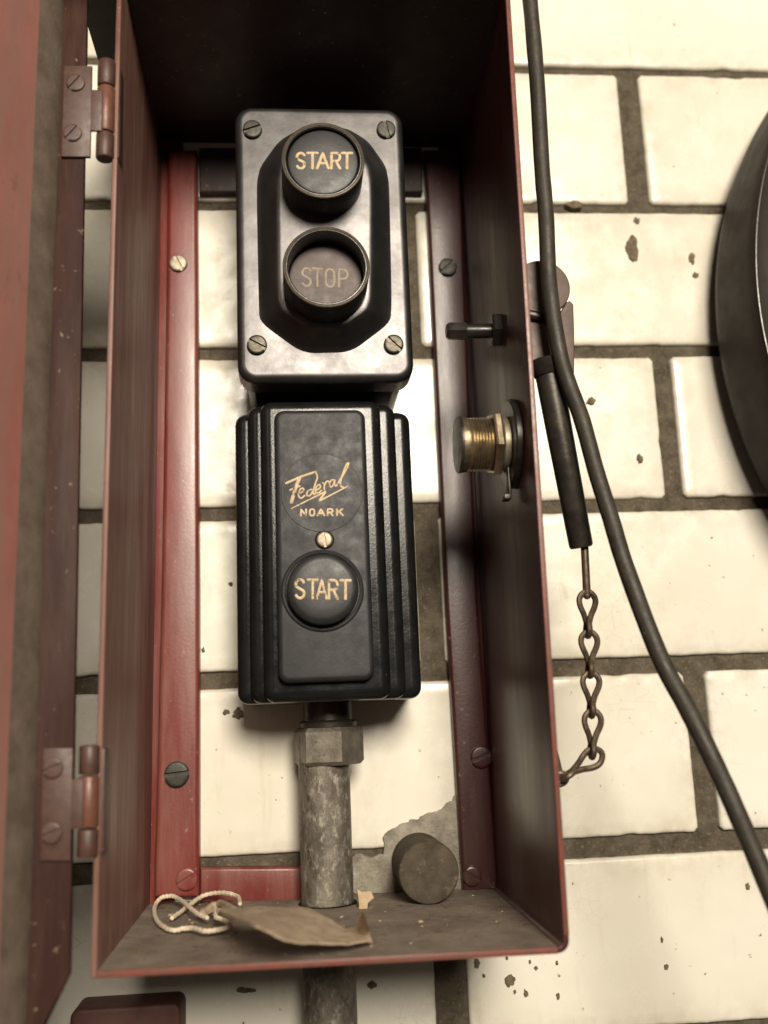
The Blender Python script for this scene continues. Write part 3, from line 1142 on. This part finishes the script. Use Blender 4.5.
button((323, 160), 42.2, WH + 14, WH, 1.0, 'cap', 'ringedge',
       [('S', 296.2, 305.4), ('T', 307.5, 317.5), ('A', 317, 328.5), ('R', 331, 340.5), ('T', 342, 352)], 'gold', 'START button with flush black cap and gold letters', 153, 168.5, 153, 168.5, .52)
button((326.5, 266.5), 44.3, WH + 14, WH, 9.0, 'stopcap', 'ringedge',
       [('S', 301.5, 311.5), ('T', 312.5, 322), ('O', 325, 335), ('P', 338.5, 348)], 'pale', 'STOP button with a faded brown cap sunk in its collar', 268, 286, 270, 287.5, .46)
for (x, y, a, mm_, lab) in ((252.5, 130.5, 20, 'darkscrew', 'blackened screw head'), (386, 130.5, 100, 'darkscrew', 'blackened screw head'), (257, 345.5, -28, 'dullsteel', None), (393.5, 345, -45, 'dullsteel', None)):
    c = at(x, y, WP)
    o = screw_mb((c.x, c.y), WP, 3.6, 1.5, math.radians(a), .2).build('screw', mm_, st)
    if lab:
        o['label'] = lab

# ================================================================== LOWER START STATION
W1, W2, W4, W5 = 38.0, 42.5, 47.0, 51.5
def px_rect(x0, x1, y0, y1, w):
    a, b, c, d = at(x0[0], y0, w), at(x0[1], y1, w), at(x1[0], y0, w), at(x1[1], y1, w)
    return (a.x + b.x) / 2, (c.x + d.x) / 2, (b.y + d.y) / 2, (a.y + c.y) / 2


L5 = px_rect((277, 275), (366, 374), 409, 682, W5)
L4 = px_rect((263, 260), (384, 388.5), 399, 697, W4)
L2 = px_rect((250, 247), (398.5, 404), 403, 700, W2)
L1 = px_rect((237.5, 234), (413, 420), 411, 702, W1)
low = thing('start_station', 'black moulded switch with ribbed sides and one START button, mounted under the two button cover', 'switch', ((L1[0] + L1[1]) / 2, L1[2], 0))
m = MB()
m.slab(rrect(L1[0], L1[1], L1[2], L1[3], 4.2), .2, W1, 3.9, 8)
m.slab(rrect(L2[0], L2[1], L1[2] + .05, L2[3], 4.2), W1 - 6, W2, 3.9, 8)
m.slab(rrect(L4[0], L4[1], L1[2] + .1, L4[3], 4.2), W2 - 6, W4, 3.9, 8)
body = m.build('ribbed_body', 'bakelite', low)
m = MB()
m.slab(rrect(L5[0], L5[1], L5[2], L5[3], 3.6, 8), W4 - 3, W5, 2.0, 6)
panel = m.build('face_panel', 'bakepanel', low)
# round badge: a fine engraved circle, script word with bolt, and block letters
bc_ = at(322, 492, W5)
m = MB()
m.lathe([(13.6, .0), (14.0, .08), (14.2, .0), (14.0, -.2)], (bc_.x, bc_.y, W5 + .02), (0, 0, 1), 72, closed=True)
badge = m.build('badge', 'bakepanel', panel)


def zp(x, y):
    return at(270 + x / 6.98, 440 + y / 6.98, W5 + .02)


script = [
    ([(112, 302), (160, 281), (215, 256), (270, 238), (318, 223)], .36), ([(318, 223), (328, 245), (331, 268)], .26),
    ([(207, 264), (190, 305), (172, 360), (158, 405), (150, 436)], .52), ([(140, 350), (172, 334), (208, 322)], .28),
    ([(197, 374), (222, 364), (236, 350), (228, 337), (210, 346), (199, 372), (203, 398), (220, 405), (242, 388)], .27),
    ([(290, 346), (270, 352), (257, 372), (262, 392), (280, 386), (299, 358)], .27), ([(330, 268), (315, 310), (302, 355), (305, 380), (318, 372)], .27),
    ([(318, 352), (340, 342), (352, 326), (344, 312), (328, 322), (317, 346), (322, 366), (340, 368), (362, 350)], .27),
    ([(368, 300), (378, 308), (380, 348)], .27), ([(380, 325), (390, 296), (405, 288), (413, 296)], .27),
    ([(447, 280), (430, 280), (416, 302), (420, 326), (436, 322), (450, 290)], .27), ([(452, 280), (450, 305), (458, 322), (472, 308)], .27),
    ([(472, 308), (505, 252), (540, 190), (548, 162), (534, 172), (510, 230), (492, 290), (494, 322), (510, 330)], .30),
]
m = MB()
for pts, r in script:
    m.tube(spline([zp(*q) for q in pts], 5), r * 1.22, 8, flat=.35)
bolt_pts = [(150, 478), (392, 358), (340, 428), (545, 322)]
dd = []
for A, B_ in zip(bolt_pts, bolt_pts[1:]):
    dd += [(A[0] + (B_[0] - A[0]) * k / 10, A[1] + (B_[1] - A[1]) * k / 10) for k in range(10)]
dd.append(bolt_pts[-1])
m.tube([zp(*q) for q in dd], lambda i: .22 + .16 * math.sin(PI * i / 30), 8, flat=.35)
m.build('lettering', 'gold', panel)
letters([('N', 300.6, 306.4), ('O', 309.4, 314.8), ('A', 317.4, 324.4), ('R', 327.4, 333), ('K', 336.4, 343)], W5 + .02, .36, 509.4, 515.8, 509, 515.4).build('lettering', 'gold', panel)
c = at(324.5, 540, W5)
screw_mb((c.x, c.y), W5, 2.75, 1.3, math.radians(97), .17).build('screw', 'steel', panel)
m = MB()
m.lathe([(2.8, 0), (3.3, .05), (3.5, -.3), (2.8, -.3)], (c.x, c.y, W5 + .03), (0, 0, 1), 40, closed=True)
m.build('screw_black_ring', 'hole', panel)  # flat black ring in place of a cut recess
# button with a moulded ring about its foot
WBN = W5 + 5.5
c = at(323, 588.5, WBN)
r = 36 * mmpx(323, 588, WBN)
m = MB()
m.lathe([(r * .9, W5 - 1), (r, W5 - .5), (r, WBN - 1.6), (r * .985, WBN - .9), (r * .93, WBN - .35), (r * .8, WBN), (r * .5, WBN + .15), (.1, WBN + .2)], (c.x, c.y, 0), (0, 0, 1), 64)
b = m.build('push_button', 'cap', low)
b['label'] = 'START button with domed black cap and gold letters'
m = MB()
rr = r * 1.13
m.lathe([(rr * .92, -.2), (rr * .94, .55), (rr * .99, .75), (rr * 1.03, .45), (rr * 1.04, -.2)], (c.x, c.y, W5), (0, 0, 1), 64, closed=True)
m.build('button_ring', 'bakepanel', b)
letters([('S', 295, 305), ('T', 308, 317.5), ('A', 317, 326.5), ('R', 328.5, 338), ('T', 340.5, 350.5)], WBN + .12, .50, 579.5, 598, 580.5, 599).build('lettering', 'gold', b)

# ================================================================== CONDUIT
WCD = 17.0
ct, cb = at(326, 705, WCD), at(327, 1075, WCD)
cond = thing('conduit', 'corroded grey metal conduit pipe with hex coupling rising into the lower switch', 'pipe', (cb.x, cb.y - 10, 0))
rc = 26.3 * mmpx(326, 850, WCD + 4)
ctx = at(326.5, 860, WCD).x
m = MB()
prof = []
yt_ = L1[2] - 10
yb_ = cb.y - 40
n = 50
for k in range(n + 1):
    v = yb_ + (at(0, 770, WCD).y - yb_ + 8) * k / n
    prof.append((rc * (1 + .012 * noise.noise(Vector((0, v * .15, 3)))), v))
m.lathe(prof, (ctx, 0, WCD), (0, 1, 0), 40)
m.build('pipe', 'zinc', cond)
vn0, vn1 = at(330, 766, WCD + 10).y, at(330, 727, WCD + 10).y
m = MB()
rn = 34.2 * mmpx(326, 745, WCD + 6) * 1.04
oc = at(329.5, 745, WCD + 8).x
rings = []
for rr_, v in ((rn * .78, vn0 - .1), (rn * .90, vn0 + .1), (rn, vn0 + 1.4), (rn, vn1 - 1.6), (rn * .9, vn1 - .2), (rn * .74, vn1 + .1)):
    rings.append([(oc + rr_ * math.cos(PI / 3 * k + math.radians(71)), v, WCD + rr_ * math.sin(PI / 3 * k + math.radians(71))) for k in range(6)])
m.poly_stack(rings)
m.build('hex_nut', 'nut', cond, angle=20)
m = MB()
m.lathe([(rc * 1.02, vn1 - .5), (rc * 1.13, vn1), (rc * 1.15, vn1 + 1.6), (rc * 1.08, vn1 + 2.2), (rc * .98, vn1 + 2.4), (rc * .98, L1[2] + 3)], (oc, 0, WCD), (0, 1, 0), 36)
m.build('coupling', 'oldsteel', cond)

m = MB()
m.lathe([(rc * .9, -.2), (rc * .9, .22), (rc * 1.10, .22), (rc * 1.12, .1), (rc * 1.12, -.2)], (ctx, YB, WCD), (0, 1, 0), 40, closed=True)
m.build('pipe_black_ring', 'hole', bp)  # thin black ring laid on the floor in place of a cut hole
# ================================================================== PIPE STUB
WS = 30.0
sc_ = at(429, 876, WS)
rs = 30.5 * mmpx(428, 873, WS)
m = MB()
m.lathe([(rs * .9, .0), (rs * .96, .3), (rs * .96, WS - 9), (rs * .99, WS - 8.4), (rs, WS - 7), (rs, WS - 1.2), (rs * .96, WS - .4), (rs * .88, WS), (rs * .4, WS - .1), (.1, WS - .1)], (sc_.x, max(sc_.y, YB + rs - .4), 0), (0, 0, 1), 48)
tag(m.build('pipe_stub', 'stub', None, (sc_.x, sc_.y, 0)), 'short dark capped pipe end sticking out of the wall in the cabinet corner', 'pipe')

# ================================================================== TORN TAG WITH STRING
VF = YB + .6
tgb = at_v(290, 930, VF)
pt = thing('paper_tag', 'torn brown cardboard tag with cream string lying on the cabinet floor', 'tag', tuple(tgb))
rows_back = [(221, 909), (241, 907), (275, 908), (307, 909), (328, 919), (346, 929), (366, 926)]
rows_front = [(219, 912), (236, 918), (254, 926), (270, 932), (283, 941), (325, 944), (372, 942)]
hb = [9, 9.5, 9, 8, 6, 3.0, 4.0]
hf = [9, 11, 12, 11.0, 8.0, 4.0, 1.2]
top, bot = [], []
NU, NV = 36, 10


def samp(rows, hs, f):
    g = f * (len(rows) - 1)
    i = min(int(g), len(rows) - 2)
    t = g - i
    x = rows[i][0] * (1 - t) + rows[i + 1][0] * t
    y = rows[i][1] * (1 - t) + rows[i + 1][1] * t
    h_ = hs[i] * (1 - t) + hs[i + 1] * t
    return x, y, h_


grid = []
for i in range(NU + 1):
    f = i / NU
    xb, yb2, hb_ = samp(rows_back, hb, f)
    xf, yf, hf_ = samp(rows_front, hf, f)
    A, Bq = at_v(xb, yb2, VF + hb_), at_v(xf, yf, VF + hf_)
    rowp = []
    for j in range(NV + 1):
        t = j / NV
        q = A.lerp(Bq, t)
        q.y += .55 * noise.noise(q * .13) + .4 * noise.noise(q * .36 + Vector((5, 1, 2)))
        if j in (0, NV):
            q.z += .6 * noise.noise(Vector((i * .8, j, 4))) + .5 * noise.noise(Vector((i * 1.9, j, 14)))
        rowp.append(q)
    grid.append(rowp)
m = MB()
vt_ = [[m.bm.verts.new(q + Vector((0, .35, 0))) for q in r] for r in grid]
vb_ = [[m.bm.verts.new(q - Vector((0, .35, 0))) for q in r] for r in grid]
for i in range(NU):
    for j in range(NV):
        m.bm.faces.new((vt_[i][j], vt_[i + 1][j], vt_[i + 1][j + 1], vt_[i][j + 1]))
        m.bm.faces.new((vb_[i][j], vb_[i][j + 1], vb_[i + 1][j + 1], vb_[i + 1][j]))
for i in range(NU):
    for j in (0, NV):
        m.bm.faces.new((vt_[i][j], vb_[i][j], vb_[i + 1][j], vt_[i + 1][j]))
for j in range(NV):
    for i in (0, NU):
        m.bm.faces.new((vt_[i][j], vt_[i][j + 1], vb_[i][j + 1], vb_[i][j]))
m.build('card', 'paper', pt)
# ragged curl at the torn end
m = MB()
cu = [[(348, 934, 1.2), (357, 925, 4), (361, 915, 8), (363, 911, 10)], [(353, 939, 1.0), (362, 930, 4.5), (364, 921, 9), (364.5, 915, 11)], [(362, 942, .8), (366, 935, 3), (368, 930, 5), (367, 927, 6.5)], [(372, 942, .6), (371, 939, 1.2), (370, 936, 2.0), (369, 934, 2.6)]]
vv = [[m.bm.verts.new(at_v(x, y + h_ * 0, VF + h_)) for x, y, h_ in r] for r in cu]
v2 = [[m.bm.verts.new(at_v(x, y, VF + h_) + Vector((.25, -.4, -.35))) for x, y, h_ in r] for r in cu]
for i in range(3):
    for j in range(3):
        m.bm.faces.new((vv[i][j], vv[i + 1][j], vv[i + 1][j + 1], vv[i][j + 1]))
        m.bm.faces.new((v2[i][j], v2[i][j + 1], v2[i + 1][j + 1], v2[i + 1][j]))
for i in range(3):
    for j in (0, 3):
        m.bm.faces.new((vv[i][j], v2[i][j], v2[i + 1][j], vv[i + 1][j]))
        m.bm.faces.new((vv[j][i], vv[j][i + 1], v2[j][i + 1], v2[j][i]))
m.build('torn_corner', 'palepaper', pt)
# pale shred of card beside the conduit
m = MB()
sh = [at(x, y, 30) for x, y in ((357, 889), (362, 892), (371, 891), (374, 898), (368, 903), (367, 914), (362, 920), (358, 918), (359, 905))]
o = [(q.x, q.y) for q in sh]
o.reverse()
m.slab(o, 29.4, 30.2, .2, 1)
m.build('card_shred', 'palepaper', pt)
s1 = [(236, 909, 6.5), (229, 902, 5), (240, 904, 4), (238, 897, 4), (229, 893.5, 4.5), (216, 893, 4), (203, 896, 3), (192, 903, 2.2), (182, 911, 1.6), (172, 918, 1.2)]
s2 = [(207, 918, 2.2), (198, 914, 2.6), (189, 907, 3.2), (180, 899.5, 3), (171, 896, 2.4), (161, 898, 1.8), (155, 906, 1.4), (155, 916, 1.2), (161, 925, 1.2), (171, 930, 1.2), (182, 929, 1.4), (192, 928, 1.8), (205, 931, 2), (219, 929.5, 2), (229, 926, 2.5), (224, 920, 3), (216, 917, 3.4), (217, 911, 4), (226, 912, 6)]
m = MB()
for s_ in (s1[2:], s2):
    P = spline([at_v(x, y, VF + h_) if at_v(x, y, VF + h_).z > 9 else at(x, y, 9) for x, y, h_ in s_], 10)
    m.tube([q + Vector((.15 * noise.noise(q * 1.1), .2 * noise.noise(q * 1.3), 0)) for q in P], lambda i: .74 + .10 * math.sin(i * 1.9), 8)
m.build('string', 'string', pt)
m = MB()
m.tube(spline([at_v(203, 914, VF + 2), at_v(212, 908, VF + 4), at_v(222, 905, VF + 5), at_v(231, 910, VF + 6.5), at_v(240, 914, VF + 7)], 6), lambda i: 1.6 + .5 * noise.noise(Vector((i * .5, 0, 0))), 8)
m.build('string_knot', 'paper', pt)

# grit and flakes of rust and paint lying on the dusty cabinet floor
m = MB()
rg = random.Random(11)
for i in range(150):
    x_ = rg.uniform(XL + 4, XR - 4)
    w_ = 3 + 92 * rg.random() ** 1.2
    r_ = rg.choice((.25, .3, .35, .5, .7)) * (1.5 if rg.random() < .08 else 1)
    if abs(x_ - ctx) < rc + 3 and w_ < 34:
        continue
    bx_, by_ = B(x_, YB)
    t = bmesh.new()
    bmesh.ops.create_icosphere(t, subdivisions=1, radius=1)
    for q in t.verts:
        q.co *= r_ * (1 + .45 * noise.noise(q.co * 1.7 + Vector((i * 3.1, 0, 0))))
        q.co.y = q.co.y * .5
        q.co += Vector((bx_, by_ + r_ * .28, w_))
    m.merge(t, rg.choice((0, 0, 1)))
gt = m.build('floor_grit', ['stain', 'palepaper'], None, (*B(10, YB), 50))
gt['kind'] = 'stuff'
gt['label'] = 'scattered grit and rust flakes on the dusty cabinet floor'
gt['category'] = 'grit'

# ================================================================== RED BRACKET UNDER THE CABINET
WK = 16.0
q0, q1 = at(70, 1008, WK), at(181, 1003, WK)
m = MB()
m.slab(rrect(q0.x, q1.x, q1.y - 60, q1.y, 3.0, 6), 0.3, WK, 1.2, 4)
bk = m.build('wall_bracket', 'bracket', None, ((q0.x + q1.x) / 2, q1.y - 60, 0))
tag(bk, 'red brown painted metal block on the wall under the lower left cabinet corner', 'bracket')

# ================================================================== LIGHT
world = bpy.data.worlds.new('World')
sc.world = world
world.use_nodes = True
bg = world.node_tree.nodes['Background']
bg.inputs['Color'].default_value = (1.0, .83, .67, 1)
bg.inputs['Strength'].default_value = 0.045

ld = bpy.data.lights.new('bulkhead_lamp', 'AREA')
ld.shape = 'DISK'
ld.size = 0.64
ld.energy = 61
ld.color = (1.0, .90, .755)
lo = bpy.data.objects.new('bulkhead_lamp', ld)
C.objects.link(lo)
lp = bl((235, 715, 1850))
lo.location = lp
lo.rotation_euler = (bl((30, 90, 0)) - lp).to_track_quat('-Z', 'Y').to_euler()

sc.view_settings.view_transform = 'Standard'
sc.view_settings.look = 'None'
sc.view_settings.exposure = 0
sc.view_settings.gamma = 1
sc.cycles.max_bounces = 8
